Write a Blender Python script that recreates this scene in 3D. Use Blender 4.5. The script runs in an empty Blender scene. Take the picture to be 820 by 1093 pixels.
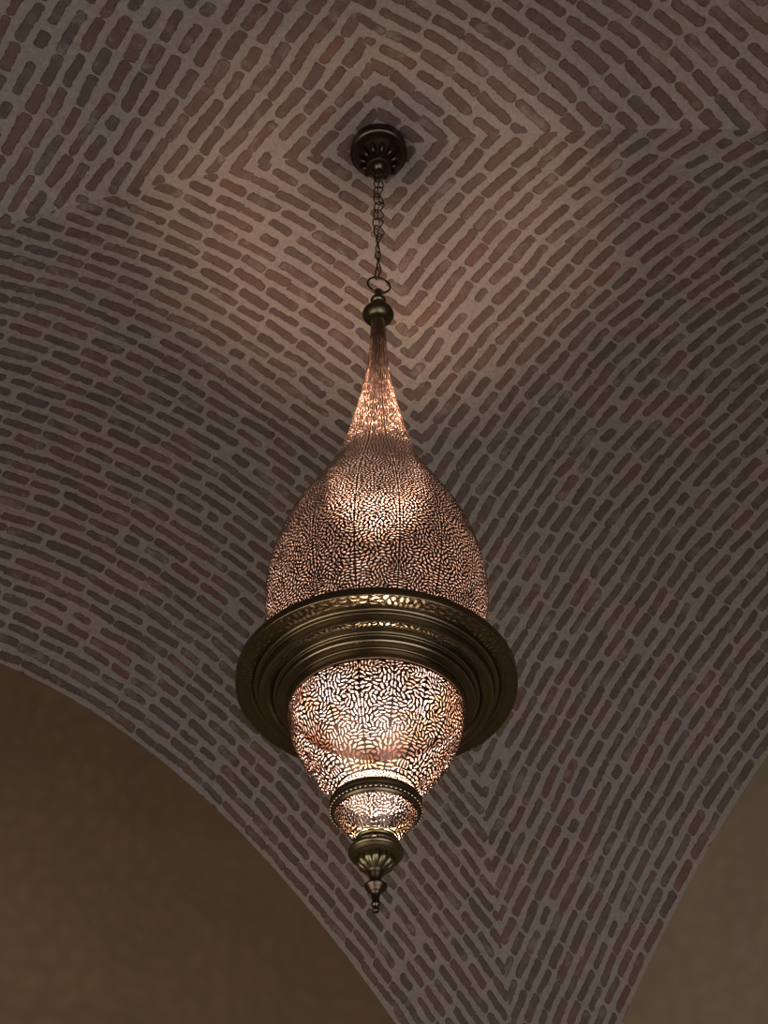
import bpy, math, random
import numpy as np
from mathutils import Vector, Matrix
from mathutils.geometry import delaunay_2d_cdt

PI = math.pi
scene = bpy.context.scene
col = scene.collection

# ------------------------------------------------------------------ camera model
F_PX, PITCH, DIST, EYE = 1700.0, 0.7924, 3.2, 1.6      # focal length (px of a 1093 px high frame), tilt, metres to lantern axis, eye height
UNIT = 3.2
PHI = -0.93945                                          # turn of the vaulted room
APEX_Z = EYE + 1.6196 * UNIT                            # crown of the vault
HA, HB = 0.91423 * UNIT, 0.93746 * UNIT                 # half sizes of the room
HC = (HA + HB) / 2


def zy(y):                                              # height on the lantern axis seen at picture row y
    return EYE + DIST * math.tan(PITCH + math.atan((546.5 - y) / F_PX))


def rp(y, px):                                          # radius of a ring on the axis, from its half width in px
    z = zy(y) - EYE
    return px * (DIST * math.cos(PITCH) + z * math.sin(PITCH)) / F_PX


# ------------------------------------------------------------------ materials
def new_mat(name):
    m = bpy.data.materials.new(name)
    m.use_nodes = True
    nt = m.node_tree
    nt.nodes.clear()
    out = nt.nodes.new('ShaderNodeOutputMaterial')
    bs = nt.nodes.new('ShaderNodeBsdfPrincipled')
    nt.links.new(bs.outputs[0], out.inputs[0])
    return m, nt, bs


class NG:
    """small helper for building node graphs"""
    def __init__(self, nt):
        self.nt = nt

    def link(self, v, sock):
        if isinstance(v, bpy.types.NodeSocket):
            self.nt.links.new(v, sock)
        else:
            sock.default_value = v

    def m(self, op, a, b=0.0, c=0.0, clamp=False):
        n = self.nt.nodes.new('ShaderNodeMath')
        n.operation = op
        n.use_clamp = clamp
        for v, s in zip((a, b, c), n.inputs):
            self.link(v, s)
        return n.outputs[0]

    def attr(self, name):
        n = self.nt.nodes.new('ShaderNodeAttribute')
        n.attribute_name = name
        return n.outputs['Fac']

    def vec(self, x, y, z):
        n = self.nt.nodes.new('ShaderNodeCombineXYZ')
        for v, s in zip((x, y, z), n.inputs):
            self.link(v, s)
        return n.outputs[0]

    def white(self, v):
        n = self.nt.nodes.new('ShaderNodeTexWhiteNoise')
        n.noise_dimensions = '3D'
        self.nt.links.new(v, n.inputs['Vector'])
        s = self.nt.nodes.new('ShaderNodeSeparateColor')
        self.nt.links.new(n.outputs['Color'], s.inputs[0])
        return n.outputs['Value'], s.outputs[0], s.outputs[1], s.outputs[2]

    def noise(self, v, scale, detail=2.0, rough=0.5, dist=0.0):
        n = self.nt.nodes.new('ShaderNodeTexNoise')
        n.inputs['Scale'].default_value = scale
        n.inputs['Detail'].default_value = detail
        n.inputs['Roughness'].default_value = rough
        n.inputs['Distortion'].default_value = dist
        if v is not None:
            self.nt.links.new(v, n.inputs['Vector'])
        return n.outputs['Fac']

    def pos(self):
        n = self.nt.nodes.new('ShaderNodeTexCoord')
        return n.outputs['Object']

    def mix(self, f, a, b, mode='MIX'):
        n = self.nt.nodes.new('ShaderNodeMix')
        n.data_type = 'RGBA'
        n.blend_type = mode
        self.link(f, n.inputs[0])
        for v, s in ((a, n.inputs[6]), (b, n.inputs[7])):
            if isinstance(v, tuple):
                v = (*v, 1.0)
            self.link(v, s)
        return n.outputs[2]

    def step(self, v, lo, hi, a=0.0, b=1.0):
        n = self.nt.nodes.new('ShaderNodeMapRange')
        n.interpolation_type = 'SMOOTHSTEP'
        n.clamp = True
        for x, s in zip((v, lo, hi, a, b), n.inputs):
            self.link(x, s)
        return n.outputs[0]

    def bump(self, h, strength, dist):
        n = self.nt.nodes.new('ShaderNodeBump')
        n.inputs['Strength'].default_value = strength
        n.inputs['Distance'].default_value = dist
        self.nt.links.new(h, n.inputs['Height'])
        return n.outputs[0]


COURSE = 0.066        # nominal course pitch, metres
BRICK = 0.148         # nominal brick pitch along a course


def brick_material():
    m, nt, bs = new_mat('laid_brick')
    g = NG(nt)
    P = g.pos()
    s = g.attr('course'); t = g.attr('along'); gd = g.attr('groin'); q = g.attr('quadrant')
    wav = g.noise(P, 2.6, 1.0)
    wav2 = g.noise(P, 7.5, 1.0)
    s = g.m('ADD', s, g.m('MULTIPLY_ADD', wav, 0.40, -0.20))
    s = g.m('ADD', s, g.m('MULTIPLY_ADD', wav2, 0.18, -0.09))
    row = g.m('FLOOR', s)
    fs = g.m('FRACT', s)
    rv, r_a, r_b, r_c = g.white(g.vec(row, g.m('MULTIPLY', q, 17.3), 3.7))
    off = g.m('ADD', g.m('MULTIPLY', g.m('MODULO', g.m('ADD', row, 400.0), 2.0), 0.5), g.m('MULTIPLY_ADD', rv, 0.56, -0.28))
    w1 = g.noise(g.vec(g.m('MULTIPLY', t, 3.3), g.m('MULTIPLY', row, 7.77), q), 1.0, 0.0)
    per = g.m('MULTIPLY_ADD', r_b, 0.02, BRICK - 0.01)
    tt = g.m('ADD', g.m('DIVIDE', g.m('ADD', t, g.m('MULTIPLY', w1, 0.16)), per), off)
    cell = g.m('FLOOR', tt)
    ft = g.m('FRACT', tt)
    bv, b1, b2, b3 = g.white(g.vec(cell, row, g.m('MULTIPLY_ADD', q, 5.13, 1.9)))
    cv, c1, c2, c3 = g.white(g.vec(row, cell, g.m('MULTIPLY_ADD', q, 3.3, 11.0)))
    # half length and half height of each brick, some of them broken short
    gap = g.m('MULTIPLY_ADD', b1, 0.011, 0.001)
    hx = g.m('SUBTRACT', BRICK / 2, g.m('MULTIPLY_ADD', gap, 0.5, 0.003))
    short = g.step(c1, 0.965, 0.97, 1.0, 0.55)
    hx = g.m('MULTIPLY', hx, short)
    hy = g.m('MULTIPLY_ADD', b2, 0.0058, 0.0144)
    x = g.m('MULTIPLY_ADD', g.m('SUBTRACT', ft, 0.5), per, g.m('MULTIPLY_ADD', b3, 0.008, -0.004))
    y = g.m('MULTIPLY_ADD', g.m('SUBTRACT', fs, 0.5), COURSE, g.m('MULTIPLY_ADD', c2, 0.007, -0.0035))
    y = g.m('ADD', y, g.m('MULTIPLY', x, g.m('MULTIPLY_ADD', c3, 0.11, -0.055)))          # slight skew of each brick
    rc = 0.0135
    qx = g.m('ADD', g.m('SUBTRACT', g.m('ABSOLUTE', x), hx), rc)
    qy = g.m('ADD', g.m('SUBTRACT', g.m('ABSOLUTE', y), hy), rc)
    # blunt brick ends where the courses meet along the groin
    gm = g.m('SUBTRACT', gd, g.m('MULTIPLY', g.m('SUBTRACT', fs, 0.5), COURSE * 0.62))
    qx = g.m('MAXIMUM', qx, g.m('ADD', g.m('SUBTRACT', g.m('MULTIPLY_ADD', r_c, 0.014, -0.004), gm), rc - 0.004))
    pos_t = g.m('GREATER_THAN', t, 0.0)
    inner = g.m('MULTIPLY', per, g.m('ADD', g.m('MULTIPLY', pos_t, ft), g.m('MULTIPLY', g.m('SUBTRACT', 1.0, pos_t), g.m('SUBTRACT', 1.0, ft))))
    sliver = g.m('LESS_THAN', g.m('ADD', gm, inner), 0.024)
    qx = g.m('ADD', qx, g.m('MULTIPLY', sliver, 0.2))
    mx = g.m('MAXIMUM', qx, 0.0); my = g.m('MAXIMUM', qy, 0.0)
    d = g.m('SQRT', g.m('ADD', g.m('MULTIPLY', mx, mx), g.m('MULTIPLY', my, my)))
    d = g.m('SUBTRACT', g.m('ADD', d, g.m('MINIMUM', g.m('MAXIMUM', qx, qy), 0.0)), rc)
    n1 = g.noise(P, 36.0, 3.0, 0.6)
    n2 = g.noise(P, 130.0, 3.0, 0.7)
    d = g.m('ADD', d, g.m('MULTIPLY_ADD', n1, 0.018, -0.009))
    d = g.m('ADD', d, g.m('MULTIPLY_ADD', n2, 0.0105, -0.00525))
    mask = g.step(d, 0.0016, -0.0016)
    rim = g.m('MULTIPLY', g.step(d, -0.0055, -0.001), mask)
    # mortar wash left on some faces
    wash = g.m('MULTIPLY', g.step(g.noise(P, 14.0, 3.0, 0.65), 0.46, 0.70), g.m('MULTIPLY', b3, 0.6))
    body = g.mix(cv, (0.165, 0.103, 0.079), (0.125, 0.087, 0.070))
    body = g.mix(g.step(bv, 0.88, 1.0), body, (0.165, 0.092, 0.068))
    body = g.mix(g.step(c2, 0.90, 0.97), body, (0.130, 0.096, 0.086))
    body = g.mix(g.m('MULTIPLY', g.step(n2, 0.35, 0.75), 0.5), body, g.mix(1.0, body, (0.62, 0.6, 0.6), 'MULTIPLY'))
    big = g.noise(P, 1.3, 3.0, 0.6)
    mort = g.mix(g.step(big, 0.3, 0.7), (0.318, 0.262, 0.218), (0.290, 0.250, 0.230))
    fine = g.noise(P, 60.0, 4.0, 0.65)
    mort = g.mix(g.m('MULTIPLY', g.step(fine, 0.38, 0.70), 0.5), mort, g.mix(1.0, mort, (0.66, 0.63, 0.60), 'MULTIPLY'))
    lightpatch = g.step(g.noise(P, 8.0, 3.0, 0.7), 0.60, 0.80)
    mort = g.mix(g.m('MULTIPLY', lightpatch, 0.5), mort, (0.37, 0.345, 0.335))
    cover = g.m('MULTIPLY', mask, g.m('SUBTRACT', 1.0, wash))
    colr = g.mix(cover, mort, body)
    # recess shadow painted as dark patches along the brick edges
    edge_shade = g.m('MULTIPLY', rim, g.step(g.noise(P, 33.0, 2.0), 0.52, 0.66))
    colr = g.mix(g.m('MULTIPLY', edge_shade, 0.65), colr, (0.045, 0.032, 0.028))
    nt.links.new(colr, bs.inputs['Base Color'])
    bs.inputs['Roughness'].default_value = 0.9
    bs.inputs['Specular IOR Level'].default_value = 0.2
    h = g.m('MULTIPLY', mask, -0.0105)
    h = g.m('ADD', h, g.m('MULTIPLY', n2, 0.003))
    h = g.m('ADD', h, g.m('MULTIPLY', fine, 0.0060))
    h = g.m('ADD', h, g.m('MULTIPLY', wav2, 0.012))
    nt.links.new(g.bump(h, 0.9, 1.0), bs.inputs['Normal'])
    return m


def plaster_material(name, c1, c2, c3):
    m, nt, bs = new_mat(name)
    g = NG(nt)
    P = g.pos()
    a = g.noise(P, 1.6, 4.0, 0.6, 0.6)
    b = g.noise(P, 6.5, 3.0, 0.6, 0.3)
    c = g.mix(g.step(a, 0.35, 0.68), c1, c2)
    c = g.mix(g.m('MULTIPLY', g.step(b, 0.45, 0.75), 0.45), c, c3)
    nt.links.new(c, bs.inputs['Base Color'])
    bs.inputs['Roughness'].default_value = 0.75
    bs.inputs['Specular IOR Level'].default_value = 0.25
    nt.links.new(g.bump(g.noise(P, 9.0, 4.0, 0.6), 0.25, 0.01), bs.inputs['Normal'])
    return m


def metal_material(name, c1, c2, rough, scale=30.0, metallic=1.0, bump=0.0):
    m, nt, bs = new_mat(name)
    g = NG(nt)
    P = g.pos()
    a = g.noise(P, scale, 4.0, 0.6)
    nt.links.new(g.mix(g.step(a, 0.3, 0.7), c1, c2), bs.inputs['Base Color'])
    bs.inputs['Metallic'].default_value = metallic
    nt.links.new(g.m('MULTIPLY_ADD', a, 0.16, rough - 0.08), bs.inputs['Roughness'])
    if bump:
        nt.links.new(g.bump(g.noise(P, 140.0, 2.0), bump, 0.002), bs.inputs['Normal'])
    return m


def glow_material(name, c, strength):
    m, nt, bs = new_mat(name)
    bs.inputs['Base Color'].default_value = (*c, 1)
    bs.inputs['Emission Color'].default_value = (*c, 1)
    bs.inputs['Emission Strength'].default_value = strength
    return m


M_BRICK = brick_material()
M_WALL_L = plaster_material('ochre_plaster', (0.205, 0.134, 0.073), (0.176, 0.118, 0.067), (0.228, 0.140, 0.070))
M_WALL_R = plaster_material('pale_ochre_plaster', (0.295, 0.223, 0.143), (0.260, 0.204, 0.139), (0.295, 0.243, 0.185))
M_FLOOR = plaster_material('stone_floor', (0.50, 0.43, 0.36), (0.44, 0.38, 0.32), (0.54, 0.47, 0.40))
M_BRONZE = metal_material('antique_brass', (0.180, 0.142, 0.080), (0.120, 0.094, 0.055), 0.36)
M_BRASS = metal_material('aged_brass', (0.215, 0.165, 0.102), (0.155, 0.120, 0.075), 0.31, 9.0)
M_DARK = metal_material('dark_bronze', (0.10, 0.066, 0.045), (0.065, 0.045, 0.034), 0.34)
M_SHELL = metal_material('pierced_bronze', (0.105, 0.066, 0.050), (0.080, 0.052, 0.040), 0.32, 18.0)
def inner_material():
    """inside of the upper shade: brightness painted by height, pale at the bottom, near black in the neck"""
    m, nt, bs = new_mat('inner_height_tone')
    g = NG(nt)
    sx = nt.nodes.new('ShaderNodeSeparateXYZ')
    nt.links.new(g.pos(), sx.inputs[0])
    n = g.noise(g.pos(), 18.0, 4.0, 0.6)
    h = g.m('ADD', sx.outputs[2], g.m('MULTIPLY_ADD', n, 0.06, -0.03))  # colour steps with height set how bright the holes look
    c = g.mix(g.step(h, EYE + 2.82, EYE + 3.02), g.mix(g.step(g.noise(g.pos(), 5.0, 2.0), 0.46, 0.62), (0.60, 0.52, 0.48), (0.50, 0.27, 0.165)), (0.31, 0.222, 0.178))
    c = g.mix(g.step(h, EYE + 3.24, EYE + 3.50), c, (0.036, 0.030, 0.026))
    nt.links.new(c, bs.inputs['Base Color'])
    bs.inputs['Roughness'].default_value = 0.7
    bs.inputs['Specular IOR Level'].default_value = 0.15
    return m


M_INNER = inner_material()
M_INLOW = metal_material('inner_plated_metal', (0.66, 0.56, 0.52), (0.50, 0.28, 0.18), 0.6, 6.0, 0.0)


# ------------------------------------------------------------------ mesh helpers
def link_mesh(name, verts, faces, mats, parent=None, smooth=True, midx=None, loc=None):
    me = bpy.data.meshes.new(name)
    me.from_pydata([tuple(v) for v in verts], [], [tuple(f) for f in faces])
    if not isinstance(mats, (list, tuple)):
        mats = [mats]
    for m in mats:
        me.materials.append(m)
    if smooth:
        me.polygons.foreach_set('use_smooth', [True] * len(me.polygons))
    if midx is not None:
        me.polygons.foreach_set('material_index', midx)
    me.update()
    o = bpy.data.objects.new(name, me)
    col.objects.link(o)
    if parent is not None:
        o.parent = parent
        o.location = -Vector(parent.location)
    return o


def thing(name, label, cat, loc, group=None):
    o = bpy.data.objects.new(name, None)
    o.empty_display_size = 0.1
    col.objects.link(o)
    o.location = loc
    o['label'] = label
    o['category'] = cat
    if group:
        o['group'] = group
    return o


def lathe(name, prof, mat, parent, seg=128, thick=0.0, flutes=None, closed=False, sharp=35):
    """prof: list of (z, r); flutes: function (k, theta) -> radius factor"""
    V, F = [], []
    n = len(prof)
    for k, (z, r) in enumerate(prof):
        for j in range(seg):
            a = 2 * PI * j / seg
            rr = r * (flutes(k, a) if flutes else 1.0)
            V.append((rr * math.cos(a), rr * math.sin(a), z))
    for k in range(n if closed else n - 1):
        k2 = (k + 1) % n
        for j in range(seg):
            j2 = (j + 1) % seg
            F.append((k * seg + j, k2 * seg + j, k2 * seg + j2, k * seg + j2))
    o = link_mesh(name, V, F, mat, parent)
    if thick:
        md = o.modifiers.new('thickness', 'SOLIDIFY')
        md.thickness = thick
        md.offset = -1.0
    me = o.data
    me.set_sharp_from_angle(angle=math.radians(sharp))
    return o


def ring_path(points, closed, rad, name, mat, parent, sides=8):
    """tube swept along a list of points"""
    pts = [Vector(p) for p in points]
    n = len(pts)
    V, F = [], []
    up = None
    for i in range(n):
        a = pts[(i + 1) % n] if (closed or i < n - 1) else pts[i]
        b = pts[i - 1] if (closed or i > 0) else pts[i]
        t = (a - b).normalized()
        if up is None:
            up = t.orthogonal().normalized()
        up = (up - t * up.dot(t)).normalized()
        bi = t.cross(up)
        for k in range(sides):
            c = 2 * PI * k / sides
            V.append(pts[i] + (up * math.cos(c) + bi * math.sin(c)) * rad)
    for i in range(n if closed else n - 1):
        i2 = (i + 1) % n
        for k in range(sides):
            k2 = (k + 1) % sides
            F.append((i * sides + k, i * sides + k2, i2 * sides + k2, i2 * sides + k))
    if not closed:
        F.append(tuple(range(sides))[::-1])
        F.append(tuple((n - 1) * sides + k for k in range(sides)))
    return link_mesh(name, V, F, mat, parent)


def hermite(x, xp, fp):
    xp = np.array(xp, float); fp = np.array(fp, float)
    h = np.diff(xp); d = np.diff(fp) / h
    m = np.zeros_like(fp)
    m[1:-1] = (h[:-1] * d[1:] + h[1:] * d[:-1]) / (h[:-1] + h[1:])
    m[0] = d[0]; m[-1] = d[-1]
    i = np.clip(np.searchsorted(xp, x) - 1, 0, len(h) - 1)
    t = (x - xp[i]) / h[i]
    return ((2 * t**3 - 3 * t**2 + 1) * fp[i] + (t**3 - 2 * t * t + t) * h[i] * m[i]
            + (-2 * t**3 + 3 * t * t) * fp[i + 1] + (t**3 - t * t) * h[i] * m[i + 1])


def pierced(name, prof, n_sect, cell, gap, mats, parent, seed, thick=0.0016, aspect=1.55, margin=0.004, steps=300, scroll=26, nray=12, turn=0.0):
    """metal sheet of revolution cut through with mirrored scrolls of leaf-shaped holes.
    prof: (z, r) polyline; cell(z) -> cell size in metres; gap: half width of the metal between holes"""
    rng = np.random.default_rng(seed)
    pr = np.array(prof, float)
    dd = np.hypot(np.diff(pr[:, 0]), np.diff(pr[:, 1]))
    sc = np.concatenate([[0], np.cumsum(dd)])
    s = np.linspace(0, sc[-1], steps)
    Z = np.interp(s, sc, pr[:, 0]); R = np.interp(s, sc, pr[:, 1])
    w = np.concatenate([[0], np.cumsum(np.diff(s) / (0.5 * (R[1:] + R[:-1])))])
    W = w[-1]; TH = PI / n_sect
    C = np.array([cell(z) for z in Z])
    dens = (R / C) ** 2
    N = max(6, int(float((0.5 * (dens[1:] + dens[:-1]) * np.diff(w)).sum()) * TH))
    cdf = np.concatenate([[0], np.cumsum(0.5 * (dens[1:] + dens[:-1]) * np.diff(w))]); cdf /= cdf[-1]

    def sample(k):
        return np.stack([rng.random(k) * TH, np.interp(rng.random(k), cdf, w)], 1)
    ell = lambda wv: np.interp(wv, w, C / R)
    # scroll centres
    nc = max(2, N // scroll)
    cen = sample(nc)
    for _ in range(12):
        p = sample(60 * nc)
        i = (np.linalg.norm(p[:, None] - cen[None], axis=2) / ell(cen[:, 1])[None]).argmin(1)
        cen = np.array([p[i == k].mean(0) if (i == k).any() else cen[k] for k in range(nc)])
    csz = ell(cen[:, 1]) * math.sqrt(scroll) * 0.45
    sg = np.where(np.arange(nc) % 2 == 0, 1.0, -1.0)
    allc = np.concatenate([cen, cen * [-1, 1], [2 * TH, 0] + cen * [-1, 1]])
    alls = np.concatenate([sg, -sg, -sg]); allz = np.concatenate([csz] * 3)

    def field(p):
        v = p[:, None] - allc[None]
        d2 = (v ** 2).sum(2) / allz[None] ** 2
        wt = np.exp(-1.4 * d2) + 1e-9
        ang = np.arctan2(v[..., 1], v[..., 0]) + alls[None] * (PI / 2 - 0.55)
        return 0.5 * np.arctan2((wt * np.sin(2 * ang)).sum(1), (wt * np.cos(2 * ang)).sum(1))
    seeds = sample(N)
    sq = math.sqrt(aspect)

    def dist(p, S, ph, L):                             # p (...,2) against seeds S (...,2)
        v = p - S
        c, sn = np.cos(ph), np.sin(ph)
        a = (v[..., 0] * c + v[..., 1] * sn) / sq
        b = (-v[..., 0] * sn + v[..., 1] * c) * sq
        return (a * a + b * b) / (L * L)
    for it in range(9):
        ph = field(seeds); L = ell(seeds[:, 1])
        p = sample(36 * N)
        idx = np.concatenate([dist(q[:, None], seeds[None], ph[None], L[None]).argmin(1) for q in np.array_split(p, max(1, len(p) * N // 3000000 + 1))])
        cnt = np.bincount(idx, minlength=N)
        sx = np.bincount(idx, p[:, 0], N); sy = np.bincount(idx, p[:, 1], N)
        ok = cnt > 0
        seeds[ok] = np.stack([sx[ok] / cnt[ok], sy[ok] / cnt[ok]], 1)
    ph = field(seeds); L = ell(seeds[:, 1])
    K = min(14, N - 1)
    nb = np.concatenate([np.argsort(((q[:, None] - seeds[None]) ** 2).sum(2), axis=1)[:, 1:K + 1] for q in np.array_split(seeds, N // 500 + 1)])
    ca = np.arange(nray) * 2 * PI / nray
    ex, ey = np.cos(ca) * sq, np.sin(ca) / sq
    dx = ex[None] * np.cos(ph)[:, None] - ey[None] * np.sin(ph)[:, None]
    dy = ex[None] * np.sin(ph)[:, None] + ey[None] * np.cos(ph)[:, None]
    tr = np.linspace(0.06, 1.3, 32)
    P = seeds[:, None, None] + np.stack([dx, dy], 2)[:, :, None] * (tr[None, None, :, None] * L[:, None, None, None])
    own = dist(P, seeds[:, None, None], ph[:, None, None], L[:, None, None])
    bad = np.zeros(own.shape, bool)
    for k in range(K):
        j = nb[:, k]
        bad |= dist(P, seeds[j][:, None, None], ph[j][:, None, None], L[j][:, None, None]) < own
    bad |= (P[..., 0] < 0) | (P[..., 0] > TH) | (P[..., 1] < 0) | (P[..., 1] > W)
    bad[..., -1] = True
    rad = tr[bad.argmax(2)] * L[:, None]               # in units of the stretched ray
    glen = np.hypot(dx, dy)
    gw = gap * L
    rad = rad - gw[:, None] / glen * (0.75 + 0.5 * (glen < 1.0))
    rad = np.maximum(rad, 0.10 * L[:, None])
    rad = 0.7 * rad + 0.15 * (np.roll(rad, 1, 1) + np.roll(rad, -1, 1))
    rad = rad * (1.04 - 0.30 * np.sin(2 * ca)[None] ** 2 - 0.10 * np.sin(ca)[None] ** 2)       # pointed leaves
    lx = ex[None] * rad; ly = ey[None] * rad
    bend = rng.uniform(-0.42, 0.42, N)[:, None]                                            # curled to one side
    ly = ly + bend * (lx * lx / L[:, None] - 0.12 * L[:, None])
    X = seeds[:, 0][:, None] + lx * np.cos(ph)[:, None] - ly * np.sin(ph)[:, None]
    Y = seeds[:, 1][:, None] + lx * np.sin(ph)[:, None] + ly * np.cos(ph)[:, None]
    g2 = gap * ell(Y)

    def squeeze(Q, lo, hi):                            # press a hole back inside the sheet without flattening it
        a, b = Q.min(1), Q.max(1)
        a2, b2 = np.maximum(a, lo), np.minimum(b, hi)
        return a2[:, None] + (Q - a[:, None]) * ((b2 - a2) / np.maximum(b - a, 1e-9))[:, None]
    g2 = g2.max(1) * 0.5
    X = squeeze(X, g2, TH - g2)
    m0, m1 = margin / R[0], margin / R[-1]
    Y = squeeze(Y, m0, W - m1)
    ar = 0.5 * (X * np.roll(Y, -1, 1) - np.roll(X, -1, 1) * Y).sum(1)
    keep = (ar > 0.06 * L ** 2) & (Y.max(1) - Y.min(1) > 0.2 * L) & (X.max(1) - X.min(1) > 0.15 * L)
    X, Y = X[keep], Y[keep]
    # triangulate the sheet around the holes
    nv = max(8, int(W / max(ell(w).min(), W / 160)))
    side = list(np.linspace(0, W, nv + 1))
    nh = max(3, int(TH / ell(W)) + 1); nh0 = max(3, int(TH / ell(0)) + 1)
    outer = [(TH * k / nh0, 0.0) for k in range(nh0)] + [(TH, y) for y in side[:-1]] + [(TH - TH * k / nh, W) for k in range(nh)] + [(0.0, y) for y in side[::-1][:-1]]
    for attempt in range(4):
        pts = list(outer); faces = [list(range(len(outer)))]
        for a, b in zip(X, Y):
            k = len(pts)
            pts += list(zip(a.tolist(), b.tolist()))
            faces.append(list(range(k, k + nray)))
        ov, oe, of, _, _, ofo = delaunay_2d_cdt([Vector(p) for p in pts], [], faces, 1, 1e-7, True)
        cnt = np.bincount([x for o in ofo for x in o], minlength=len(faces))
        bad = np.where(cnt[1:] > 60)[0]                # a hole that folded over itself: leave it closed
        if not len(bad):
            break
        X = np.delete(X, bad, 0); Y = np.delete(Y, bad, 0)
    ov = np.array([(v[0], v[1]) for v in ov])
    tri = [f for f, o in zip(of, ofo) if list(o) == [0]]
    eds = {}
    for f in tri:
        for a, b in zip(f, f[1:] + f[:1]) if isinstance(f, list) else zip(f, tuple(f[1:]) + tuple(f[:1])):
            eds[(a, b)] = 1
    onb = (ov[:, 0] < 1e-6) | (ov[:, 0] > TH - 1e-6) | (ov[:, 1] < 1e-6) | (ov[:, 1] > W - 1e-6)
    bd = [(a, b) for (a, b) in eds if (b, a) not in eds and not (onb[a] and onb[b])]
    tri = np.array(tri); bd = np.array(bd)
    # surface normals along the profile
    dz = np.gradient(Z, s); dr = np.gradient(R, s)
    nzp, nrp = -dr, dz
    if np.mean(nrp) < 0 or (abs(np.mean(nrp)) < 0.05 and np.mean(nzp) > 0):
        nzp, nrp = -nzp, -nrp
    zz = np.interp(ov[:, 1], w, Z); rr = np.interp(ov[:, 1], w, R)
    nz = np.interp(ov[:, 1], w, nzp); nr = np.interp(ov[:, 1], w, nrp)
    AV, AF, AM = [], [], []
    base = 0; nv = len(ov)
    for k in range(n_sect):
        for mir in (0, 1):
            th = turn + 2 * k * TH + (ov[:, 0] if not mir else -ov[:, 0])
            c, sn = np.cos(th), np.sin(th)
            Vo = np.stack([rr * c, rr * sn, zz], 1)
            ri = rr - nr * thick; zi = zz - nz * thick
            Vi = np.stack([ri * c, ri * sn, zi], 1)
            # orientation: test first triangle against outward normal
            t0 = tri[0]
            nrm = np.cross(Vo[t0[1]] - Vo[t0[0]], Vo[t0[2]] - Vo[t0[0]])
            outn = np.array([nr[t0[0]] * c[t0[0]], nr[t0[0]] * sn[t0[0]], nz[t0[0]]])
            T = tri if nrm @ outn > 0 else tri[:, ::-1]
            B = bd if nrm @ outn > 0 else bd[:, ::-1]
            AV += [Vo, Vi, Vo, Vi]
            AF += [T + base, T[:, ::-1] + base + nv]
            AM += [np.zeros(len(T), int), np.ones(len(T), int)]
            q = np.stack([B[:, 1] + base + 2 * nv, B[:, 0] + base + 2 * nv, B[:, 0] + base + 3 * nv, B[:, 1] + base + 3 * nv], 1)
            AF += [q[:, [0, 1, 2]], q[:, [0, 2, 3]]]
            AM += [np.zeros(2 * len(q), int)]
            base += 4 * nv
    AV = np.concatenate(AV); AF = np.concatenate(AF); AM = np.concatenate(AM)
    used = np.unique(AF)
    remap = np.full(len(AV), -1); remap[used] = np.arange(len(used))
    AV = AV[used]; AF = remap[AF]
    me = bpy.data.meshes.new(name)
    me.vertices.add(len(AV)); me.vertices.foreach_set('co', AV.astype(np.float32).ravel())
    me.loops.add(AF.size); me.loops.foreach_set('vertex_index', AF.astype(np.int32).ravel())
    me.polygons.add(len(AF))
    me.polygons.foreach_set('loop_start', np.arange(0, AF.size, 3, dtype=np.int32))
    me.polygons.foreach_set('material_index', AM.astype(np.int32))
    for m in mats:
        me.materials.append(m)
    me.update(calc_edges=True)
    me.validate()
    me.polygons.foreach_set('use_smooth', np.ones(len(me.polygons), bool))
    o = bpy.data.objects.new(name, me)
    col.objects.link(o)
    if parent is not None:
        o.parent = parent
        o.location = -Vector(parent.location)
    return o


# ------------------------------------------------------------------ the vaulted room
CP, SP = math.cos(PHI), math.sin(PHI)


def room(x, y, z):                                      # room axes -> world
    return (CP * x - SP * y, SP * x + CP * y, z)


def vault_z(x, y):
    X = abs(x) * HC / HA / UNIT; Y = abs(y) * HC / HB / UNIT
    m = np.maximum(X, Y); n = np.minimum(X, Y)
    return APEX_Z - UNIT * (0.72492 * n**2 - 0.03756 * n**4 - 0.06056 * m**2 + 0.29023 * m**4)


HQ = np.array([-0.3, -0.135, -0.1, -0.069, -0.045, 0, 0.12, 0.17, 0.2, 0.25, 0.3, 0.45, 0.6, 2.0])
HV = np.array([0, 0.0015, 0.005, 0.008, 0.006, 0, -0.003, -0.003, -0.0065, -0.0093, -0.0075, -0.003, 0, 0])


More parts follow.
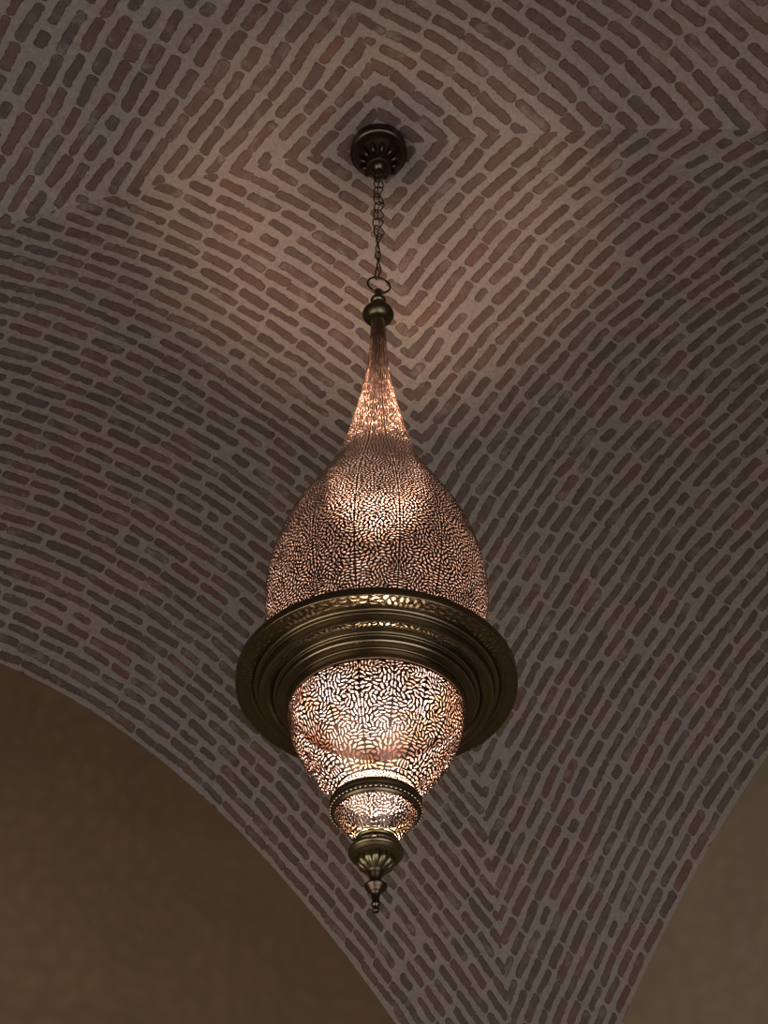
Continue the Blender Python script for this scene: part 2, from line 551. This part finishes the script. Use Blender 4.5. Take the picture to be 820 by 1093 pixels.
def build_ceiling():
    V, F = [], []
    course, along, groin, quad = [], [], [], []
    NM, NL = 150, 140
    ms = np.linspace(0.0, HC, NM + 1); ms[0] = 0.004
    mm = np.linspace(0, HC, 800)
    pitch = np.interp(mm / UNIT, [0, 0.3, 0.6, 0.75, 0.92], [0.0219, 0.0215, 0.0200, 0.0190, 0.0158]) * UNIT
    ssc = np.concatenate([[0], np.cumsum(np.diff(mm) / (0.5 * (pitch[1:] + pitch[:-1])))])
    nn = np.linspace(0, HC, 600)
    gp = 2 * 0.72492 * nn / UNIT
    arc = np.concatenate([[0], np.cumsum(np.diff(nn) * np.sqrt(1 + (0.5 * (gp[1:] + gp[:-1])) ** 2))])
    lam = np.linspace(-1, 1, NL + 1)
    base = 0
    for qi, (ax, sg) in enumerate((('x', -1), ('x', 1), ('y', -1), ('y', 1))):
        M, Lm = np.meshgrid(ms, lam, indexing='ij')
        N_ = M * Lm
        if ax == 'x':
            X, Y = sg * M, N_
        else:
            X, Y = N_, sg * M
        qv = (Y - X) / 2 / UNIT
        h = np.interp(qv, HQ, HV) * UNIT * np.clip((HC - M) / (0.15 * HC), 0, 1)
        x = X * HA / HC + h; y = Y * HB / HC + h
        z = vault_z(x, y)
        vx = np.stack([CP * x - SP * y, SP * x + CP * y, z], 2).reshape(-1, 3)
        V.append(vx)
        course.append(np.interp(M, mm, ssc).ravel())
        a = np.interp(abs(N_), nn, arc)
        along.append((np.sign(N_) * a).ravel())
        groin.append((np.interp(M, nn, arc) - a).ravel())
        quad.append(np.full(M.size, qi, float))
        ii = np.arange(M.size).reshape(M.shape) + base
        f = np.stack([ii[:-1, :-1], ii[1:, :-1], ii[1:, 1:], ii[:-1, 1:]], 2).reshape(-1, 4)
        # faces look down into the room
        p0, p1, p3 = vx[f[0, 0] - base], vx[f[0, 1] - base], vx[f[0, 3] - base]
        if np.cross(p1 - p0, p3 - p0)[2] > 0:
            f = f[:, ::-1]
        F.append(f)
        base += M.size
    V = np.concatenate(V); F = np.concatenate(F)
    o = link_mesh('ceiling', V, F.tolist(), M_BRICK)
    for nm, arr in (('course', course), ('along', along), ('groin', groin), ('quadrant', quad)):
        at = o.data.attributes.new(nm, 'FLOAT', 'POINT')
        at.data.foreach_set('value', np.concatenate(arr).astype(np.float32))
    o['kind'] = 'structure'
    o['label'] = 'vaulted ceiling of narrow red bricks in wide pale mortar laid in concentric squares'
    return o


build_ceiling()
FLOOR_Z = 0.0


def wall(name, axis, sign, mat, opening=None, label=None):
    """wall under one arch of the vault; opening = (centre, half width, spring height) of an arched doorway"""
    half = HB if axis == 'x' else HA
    pos = (HA if axis == 'x' else HB) * sign
    T = 0.30

    def top(u):
        return float(vault_z(pos, u) if axis == 'x' else vault_z(u, pos)) + 0.004
    us = np.linspace(-half, half, 97)
    outer = [(-half, FLOOR_Z)] + ([] if not opening else None or [])
    V2 = []
    if opening:
        c, hw, sp = opening
        us = np.unique(np.concatenate([us, np.linspace(c - hw, c + hw, 33)]))
    strips = []
    for a, b in zip(us[:-1], us[1:]):
        def low(u):
            if opening and c - hw - 1e-9 <= u <= c + hw + 1e-9:
                return sp + math.sqrt(max(0.0, hw * hw - (u - c) ** 2)) * 0.55
            return FLOOR_Z
        mid = 0.5 * (a + b)
        inside = opening and c - hw < mid < c + hw
        la, lb = (low(a), low(b)) if inside else (FLOOR_Z, FLOOR_Z)
        strips.append((a, b, la, lb, top(a), top(b)))
    V, F = [], []

    def P(u, z, d):
        w = pos + sign * d
        return room(w, u, z) if axis == 'x' else room(u, w, z)
    cu = cuo = None
    for a, b, la, lb, ta, tb in strips:
        k = len(V)
        V += [P(a, la, 0), P(b, lb, 0), P(b, tb, 0), P(a, ta, 0), P(a, la, T), P(b, lb, T), P(b, tb, T), P(a, ta, T)]
        F += [(k, k + 1, k + 2, k + 3), (k + 7, k + 6, k + 5, k + 4), (k + 3, k + 2, k + 6, k + 7), (k, k + 4, k + 5, k + 1)]
    # jambs
    if opening:
        for u in (c - hw, c + hw):
            k = len(V)
            V += [P(u, FLOOR_Z, 0), P(u, sp, 0), P(u, sp, T), P(u, FLOOR_Z, T)]
            F.append((k, k + 1, k + 2, k + 3))
    for u in (-half, half):
        k = len(V)
        V += [P(u, FLOOR_Z, 0), P(u, top(u), 0), P(u, top(u), T), P(u, FLOOR_Z, T)]
        F.append((k, k + 1, k + 2, k + 3))
    o = link_mesh(name, V, F, mat, smooth=False)
    import bmesh
    bm = bmesh.new(); bm.from_mesh(o.data)
    bmesh.ops.remove_doubles(bm, verts=bm.verts, dist=1e-5)
    bmesh.ops.recalc_face_normals(bm, faces=bm.faces)
    bm.to_mesh(o.data); bm.free()
    o['kind'] = 'structure'
    if label:
        o['label'] = label
    return o


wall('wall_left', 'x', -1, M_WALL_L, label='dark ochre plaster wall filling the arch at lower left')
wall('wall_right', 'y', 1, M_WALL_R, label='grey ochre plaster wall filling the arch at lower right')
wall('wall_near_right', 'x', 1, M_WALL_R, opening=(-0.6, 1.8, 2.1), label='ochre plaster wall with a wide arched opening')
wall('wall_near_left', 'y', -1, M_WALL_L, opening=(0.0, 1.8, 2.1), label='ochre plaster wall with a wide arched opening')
fl = link_mesh('floor', [room(sx * (HA + 0.3), sy * (HB + 0.3), z) for z in (0.0, -0.1) for sx, sy in ((-1, -1), (1, -1), (1, 1), (-1, 1))],
               [(0, 1, 2, 3), (7, 6, 5, 4), (0, 4, 5, 1), (1, 5, 6, 2), (2, 6, 7, 3), (3, 7, 4, 0)], M_FLOOR, smooth=False)
fl['kind'] = 'structure'
fl['label'] = 'stone floor'

# ------------------------------------------------------------------ ceiling rose
rose = thing('ceiling_rose', 'round dark bronze ceiling rose with petal lobes at the crown of the brick vault', 'ceiling rose', (0, 0, APEX_Z))
ZB = zy(163.0)                                          # underside plane of the backing plate
RB = rp(163.0, 30.2)
lathe('backing_plate', [(APEX_Z - 0.002, 0.0005), (APEX_Z - 0.002, RB * 0.97), (ZB + 0.004, RB), (ZB - 0.003, RB * 1.01), (ZB - 0.010, RB * 1.0), (ZB - 0.013, RB * 0.96),
                        (ZB - 0.014, RB * 0.93), (ZB - 0.024, RB * 0.90), (ZB - 0.036, RB * 0.80), (ZB - 0.044, RB * 0.72), (ZB - 0.046, RB * 0.66)], M_DARK, rose, 96)
NLOBE = 12
dome = lathe('petal_dome', [(ZB - 0.040, RB * 0.80), (ZB - 0.046, RB * 0.74), (ZB - 0.060, RB * 0.60), (ZB - 0.074, RB * 0.47), (ZB - 0.090, RB * 0.36)], M_DARK, rose, 96)
pv, pf = [], []
for k in range(NLOBE):
    a = 2 * PI * (k + 0.35) / NLOBE
    er = Vector((math.cos(a), math.sin(a), 0)); et = Vector((-er.y, er.x, 0))
    ax = (er * (RB * 0.30) + Vector((0, 0, 0.022))).normalized()          # along the slope, outwards
    an = ax.cross(et).normalized()
    c = er * (RB * 0.575) + Vector((0, 0, ZB - 0.064))
    b0 = len(pv)
    for i in range(11):
        la = PI * i / 10
        for j in range(14):
            lo = 2 * PI * j / 14
            w_ = 0.5 + 0.5 * math.cos(la)                                   # broader towards the rim
            pv.append(c + ax * (RB * 0.215 * math.cos(la)) + et * (RB * (0.085 + 0.055 * w_) * math.sin(la) * math.cos(lo)) + an * (RB * 0.15 * math.sin(la) * math.sin(lo)))
    for i in range(10):
        for j in range(14):
            j2 = (j + 1) % 14
            pf.append((b0 + i * 14 + j, b0 + i * 14 + j2, b0 + i * 14 + 14 + j2, b0 + i * 14 + 14 + j))
link_mesh('petal_lobes', pv, pf, M_DARK, rose)
zb = ZB - 0.088
lathe('boss', [(zb + 0.004, RB * 0.36), (zb - 0.003, RB * 0.42), (zb - 0.008, RB * 0.43), (zb - 0.012, RB * 0.40), (zb - 0.014, RB * 0.33), (zb - 0.022, RB * 0.30), (zb - 0.030, RB * 0.20),
               (zb - 0.034, RB * 0.13), (zb - 0.044, RB * 0.11), (zb - 0.050, RB * 0.06), (zb - 0.051, 0.0005)], M_DARK, rose, 64)
# ------------------------------------------------------------------ lantern
Z_TIP = zy(972.5)
lan = thing('pendant_lantern', 'large onion-shaped pierced metal lantern with a stepped brass brim hanging from the vault', 'lantern', (0, 0, Z_TIP))

# cap: knob, collar and flattened ball above the neck
cap = [(309.3, 0.2), (309.8, 2.6), (311.2, 4.2), (312.8, 4.3), (314.2, 3.6), (315.4, 3.2), (317.6, 3.4), (319.0, 5.2), (319.6, 7.4), (320.6, 8.3), (322.0, 8.3), (322.9, 7.2), (323.4, 5.6), (326.0, 5.2), (329.0, 6.4),
       (330.6, 9.6), (331.8, 13.0), (333.6, 15.8), (335.6, 16.8), (337.4, 16.2), (339.2, 14.2), (340.6, 11.6), (341.6, 9.2), (343.6, 8.4), (344.6, 7.8)]
z0c, k0 = zy(335.8), 1.0
lathe('cap_ball', [(zy(y), max(0.0005, rp(y, r))) for y, r in cap], M_BRONZE, lan, 72, sharp=50)
# hanging ring, upright and slightly turned
ZR = zy(304.2); RR = rp(304, 12.4)
rot = Matrix.Rotation(0.34, 3, 'Y') @ Matrix.Rotation(math.radians(14), 3, 'Z')
ring_path([Vector((0.002, 0, ZR)) + rot @ Vector((RR * math.cos(a), 0, RR * 0.92 * math.sin(a))) for a in np.linspace(0, 2 * PI, 48, endpoint=False)], True, rp(304, 1.05), 'hanging_ring', M_DARK, lan)

# upper shade
bz = [4.1543, 3.9983, 3.8581, 3.7232, 3.5934, 3.5095, 3.4277, 3.3479, 3.2509, 3.1566, 3.0472, 2.9414, 2.8392, 2.7404, 2.6250]
br = [0.0227, 0.0282, 0.0393, 0.0601, 0.0845, 0.1045, 0.1285, 0.1650, 0.2133, 0.2557, 0.2878, 0.3030, 0.2970, 0.2740, 0.2350]
zz = np.linspace(2.6250, 4.1543, 170)
rr_ = hermite(zz, bz[::-1], br[::-1])
prof = list(zip(zz + EYE, rr_))


def cell_up(z):
    u = (z - EYE - 2.625) / 1.53                         # 0 at the brim, 1 at the neck top
    return float(np.interp(u, [0, 0.15, 0.45, 0.7, 1.0], [0.0108, 0.0114, 0.0098, 0.0062, 0.0040]))


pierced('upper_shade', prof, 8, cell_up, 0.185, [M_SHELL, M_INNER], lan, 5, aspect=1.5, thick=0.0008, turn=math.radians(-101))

# brim: stepped hollow ring with two pierced bands
def zr(y, px):
    return (zy(y), rp(y, px))


top_z = zy(728)


def brim(name, pts):
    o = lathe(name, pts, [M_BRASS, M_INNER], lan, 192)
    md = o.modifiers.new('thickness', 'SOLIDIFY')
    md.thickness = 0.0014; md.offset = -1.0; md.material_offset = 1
    return o


def lip(y, px, up=2.2):                                  # rolled lip at the outer edge of a step
    z, r, q = zy(y), rp(y, px), 0.0024
    return [(z + q * math.sin(a), r + q * math.cos(a)) for a in np.linspace(PI * 0.45, -PI * 0.9, 8)]


brim('brim_rim', [(top_z + 0.004, 0.229), (top_z + 0.004, 0.262), (top_z + 0.003, rp(728, 146)), (top_z, rp(728, 149.6)), (top_z - 0.003, rp(728, 150.4)), zr(733.5, 150.4)] + lip(735.4, 149.8)
     + [zr(735.6, 147.5), zr(736.2, 140.0), zr(737.2, 130.5)])
brim('brim_step', [zr(737.2, 131.2), zr(737.8, 129.0)] + lip(738.6, 126.6) + [zr(739.8, 125.6), zr(744.8, 125.6), zr(745.8, 125.0), zr(746.2, 123.8), zr(746.8, 110.0)])
brim('brim_step', [zr(746.8, 110.6), zr(747.4, 109.2)] + lip(748.2, 107.4) + [zr(749.4, 106.6), zr(752.6, 106.6), zr(753.4, 105.8), zr(753.8, 100.0)] + lip(754.8, 97.4)
     + [zr(756, 96.8), zr(762.2, 96.6), zr(763.4, 95.9), zr(763.6, 94.4)])

# lower shade
lz = [2.5100, 2.4626, 2.4044, 2.3473, 2.2915, 2.266]
lr = [0.2262, 0.2167, 0.1973, 0.1635, 0.1171, 0.0900]
zz = np.linspace(2.272, 2.5100, 90)
prof = list(zip(zz + EYE, hermite(zz, lz[::-1], lr[::-1])))
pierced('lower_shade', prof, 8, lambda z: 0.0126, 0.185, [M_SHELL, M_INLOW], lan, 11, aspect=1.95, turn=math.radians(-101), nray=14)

# ring between the lower shade and the little bowl
lathe('shade_ring', [zr(857, 46.0), zr(857.5, 49.2), (zy(859), rp(859, 50.0)), (zy(861.5), rp(861, 50.0)), (zy(863), rp(862, 49.0)), (zy(864), rp(864, 48.8)), (zy(866), rp(866, 49.6)), (zy(867.4), rp(867, 49.0)),
                     (zy(867.8), rp(867, 47.6)), (zy(867.8), rp(867, 46.8)), (zy(868.8), rp(868, 46.4)), (zy(869.6), rp(869, 45.4)), (zy(870.4), rp(870, 43.6)), (zy(871), rp(871, 42.6))], M_BRONZE, lan, 128)
# lit slots round the lip, imitated by a row of pale studs
sv, sf = [], []
NS = 56
for k in range(NS):
    a = 2 * PI * k / NS
    c = Vector((math.cos(a), math.sin(a), 0)); t = Vector((-c.y, c.x, 0)); u = Vector((0, 0, 1))
    o0 = c * rp(867, 49.2) + u * zy(867.2)
    b = len(sv)
    for i in range(5):
        la = -PI / 2 + PI * i / 4
        for j in range(8):
            lo = 2 * PI * j / 8
            sv.append(o0 + t * (0.0040 * math.cos(la) * math.cos(lo)) + c * (0.0026 * math.cos(la) * math.sin(lo)) + u * (0.0026 * math.sin(la)))
    for i in range(4):
        for j in range(8):
            j2 = (j + 1) % 8
            sf.append((b + i * 8 + j, b + i * 8 + j2, b + i * 8 + 8 + j2, b + i * 8 + 8 + j))
M_STUD = metal_material('slot_glow_brass', (0.75, 0.66, 0.50), (0.66, 0.56, 0.42), 0.25)
link_mesh('lit_slot_studs', sv, sf, M_STUD, lan)

# little bowl
sz = [2.2100, 2.1965, 2.1830, 2.1640, 2.1400]
sr = [0.1010, 0.0935, 0.0845, 0.0700, 0.0520]
zz = np.linspace(2.1400, 2.2100, 50)
prof = list(zip(zz + EYE, hermite(zz, sz[::-1], sr[::-1])))
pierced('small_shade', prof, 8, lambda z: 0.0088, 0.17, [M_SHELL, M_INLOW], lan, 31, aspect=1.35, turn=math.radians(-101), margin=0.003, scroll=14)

# collar, fluted cup and finial
lathe('collar', [zr(896.5, 21.5), zr(897.5, 23.2), zr(899, 23.4), zr(900, 22.6), zr(902.5, 23.0), zr(903.2, 24.8), zr(904.6, 25.0), zr(905.2, 24.4), zr(906, 26.2), zr(907.6, 28.6), zr(909, 29.6), zr(910.6, 30.0),
                 zr(912, 29.4), zr(912.8, 28.2), zr(913.8, 28.3), zr(915, 26.8), zr(915.8, 25.2), zr(916.8, 25.0), zr(917.8, 23.0), zr(918.2, 19.0), zr(918.2, 2.0)], M_BRONZE, lan, 96, sharp=40)
NF = 12
cup = [(917.5, 18.6), (919, 19.6), (921, 19.8), (923, 19.2), (925, 17.8), (927, 15.6), (928.6, 13.0), (929.8, 10.8), (930.6, 9.4)]


def flute(k, a):
    t = k / (len(cup) - 1)
    return 1.0 + 0.16 * math.sin(PI * min(1.0, 0.12 + t * 0.9)) * (abs(math.cos(NF * a / 2)) ** 0.7 - 0.5)


cz = np.linspace(0, len(cup) - 1, 33)
cup2 = [(zy(np.interp(i, range(len(cup)), [c[0] for c in cup])), rp(920, np.interp(i, range(len(cup)), [c[1] for c in cup]))) for i in cz]
cupN = len(cup2) - 1


def flute2(k, a):
    t = k / cupN
    return 1.0 + 0.16 * math.sin(PI * min(1.0, 0.12 + t * 0.86)) * (abs(math.cos(NF * a / 2)) ** 0.7 - 0.5)


lathe('fluted_cup', cup2, M_BRONZE, lan, NF * 16, flutes=flute2, sharp=70)
fin = [(929.5, 8.0), (929.9, 9.6), (931, 9.8), (931.8, 9.0), (933.5, 8.6), (936, 7.2), (939, 6.0), (941.5, 5.6), (942.5, 6.0), (943.2, 7.6), (944.2, 10.8), (945.4, 12.4), (946.6, 12.6), (947.6, 11.9), (948, 11.2), (949, 10.9),
       (950, 9.6), (950.6, 9.0), (951.8, 8.2), (953, 6.6), (954, 5.2), (955.2, 4.5), (958, 4.2), (961, 4.0), (963.6, 4.2), (964.2, 5.0), (965.6, 5.3), (966.8, 4.6), (968, 3.4), (969.4, 3.2), (970.2, 3.8), (971.6, 4.2), (973, 3.8), (974.2, 2.4), (974.8, 0.2)]
lathe('finial', [zr(y, r) for y, r in fin], M_DARK, lan, 56, sharp=45)

# lamps inside: a small clear capsule lamp low in the lantern and another inside the brim
M_GLOW = glow_material('lit_filament', (1.0, 0.84, 0.72), 56000.0)


def globe(name, z, r, mat, n=24):
    pr = [(z + r * math.cos(a), max(0.0003, r * math.sin(a))) for a in np.linspace(0, PI, n)]
    return lathe(name, pr, mat, lan, 32, sharp=180)


globe('lamp_filament', EYE + 2.212, 0.0024, M_GLOW, 10)
globe('lamp_filament', EYE + 2.745, 0.0028, M_GLOW, 10)

# ------------------------------------------------------------------ chain and flex between rose and lantern
Z_CT = zb - 0.046
Z_CB = zy(296.5)
ch = thing('hanging_chain', 'thin dark chain of twisted wire links between the ceiling rose and the lantern', 'chain', (0, 0, Z_CB))
NLK = 13
pit = (Z_CT - Z_CB) / NLK
lw = rp(230, 5.4)
link_src = None
for k in range(NLK):
    zc = Z_CT - pit * (k + 0.5)
    hw = lw * (1.0 if k < 8 else 0.55)
    pts = [(hw * math.cos(a), 0.004 * math.sin(2 * a), pit * 0.62 * math.sin(a)) for a in np.linspace(0, 2 * PI, 28, endpoint=False)]
    yaw = ((0.30 if k % 2 else -0.35) if k < 8 else (1.0 if k % 2 else -0.55)) + 0.15 * math.sin(k * 2.3)
    r3 = Matrix.Rotation(yaw, 3, 'Z') @ Matrix.Rotation(0.14 * math.sin(k * 1.7), 3, 'Y')
    dx = 0.0018 * math.sin(k * 1.9)
    ring_path([r3 @ Vector(p) + Vector((dx, 0, zc)) for p in pts], True, rp(230, 0.72), 'chain_link', M_DARK, ch, 6)
ring_path([(0.0035 * math.sin(i * 0.7), 0.0035 * math.cos(i * 0.7), Z_CT + (Z_CB - 0.018 - Z_CT) * i / 40) for i in range(41)], False, rp(230, 0.55), 'flex', M_DARK, ch, 6)

# ------------------------------------------------------------------ light
def area(name, loc, direction, sx, sy, power, colr):
    l = bpy.data.lights.new(name, 'AREA')
    l.shape = 'RECTANGLE'; l.size = sx; l.size_y = sy
    l.energy = power; l.color = colr
    o = bpy.data.objects.new(name, l)
    col.objects.link(o)
    o.location = loc
    o.rotation_euler = Vector(direction).to_track_quat('-Z', 'Y').to_euler()
    return o


# daylight through the two arched openings
area('daylight_near_right', room(HA + 0.35, -0.6, 1.45), room(-1, 0, 0.65), 3.4, 2.6, 94.0, (0.93, 0.94, 1.0))
area('daylight_near_left', room(0, -HB - 0.35, 1.45), room(0, 1, 0.65), 3.4, 2.6, 98.0, (1.0, 0.93, 0.82))
# spot added in the upper shade, aimed up for the warm glow on the vault
sp = bpy.data.lights.new('vault_glow_spot', 'SPOT')
sp.energy = 520.0; sp.color = (1.0, 0.65, 0.49); sp.spot_size = math.radians(56); sp.spot_blend = 1.0; sp.shadow_soft_size = 0.05
so = bpy.data.objects.new('vault_glow_spot', sp)
col.objects.link(so)
so.location = (0, 0, EYE + 3.10)
so.rotation_euler = (PI - math.radians(9), 0, 0)

wd = bpy.data.worlds.new('sky'); scene.world = wd
wd.use_nodes = True
bg = wd.node_tree.nodes.get('Background') or wd.node_tree.nodes.new('ShaderNodeBackground')
bg.inputs[0].default_value = (0.75, 0.82, 1.0, 1)
bg.inputs[1].default_value = 0.12

# ------------------------------------------------------------------ camera and view
cam = bpy.data.cameras.new('camera')
cam.sensor_fit = 'VERTICAL'; cam.sensor_height = 24.0; cam.lens = 24.0 * F_PX / 1093.0
cam.clip_start = 0.02
co = bpy.data.objects.new('camera', cam)
col.objects.link(co)
co.location = (0.00596 * UNIT, -DIST, EYE)
co.rotation_euler = (PI / 2 + PITCH, 0, 0)
scene.camera = co
scene.view_settings.view_transform = 'Standard'
scene.view_settings.look = 'None'
scene.view_settings.exposure = 0.0
scene.view_settings.gamma = 1.0
scene.view_settings.use_curve_mapping = False
scene.cycles.use_denoising = True
scene.cycles.max_bounces = 10
scene.cycles.diffuse_bounces = 5
scene.cycles.sample_clamp_indirect = 6.0
scene.cycles.caustics_reflective = False
scene.cycles.caustics_refractive = False
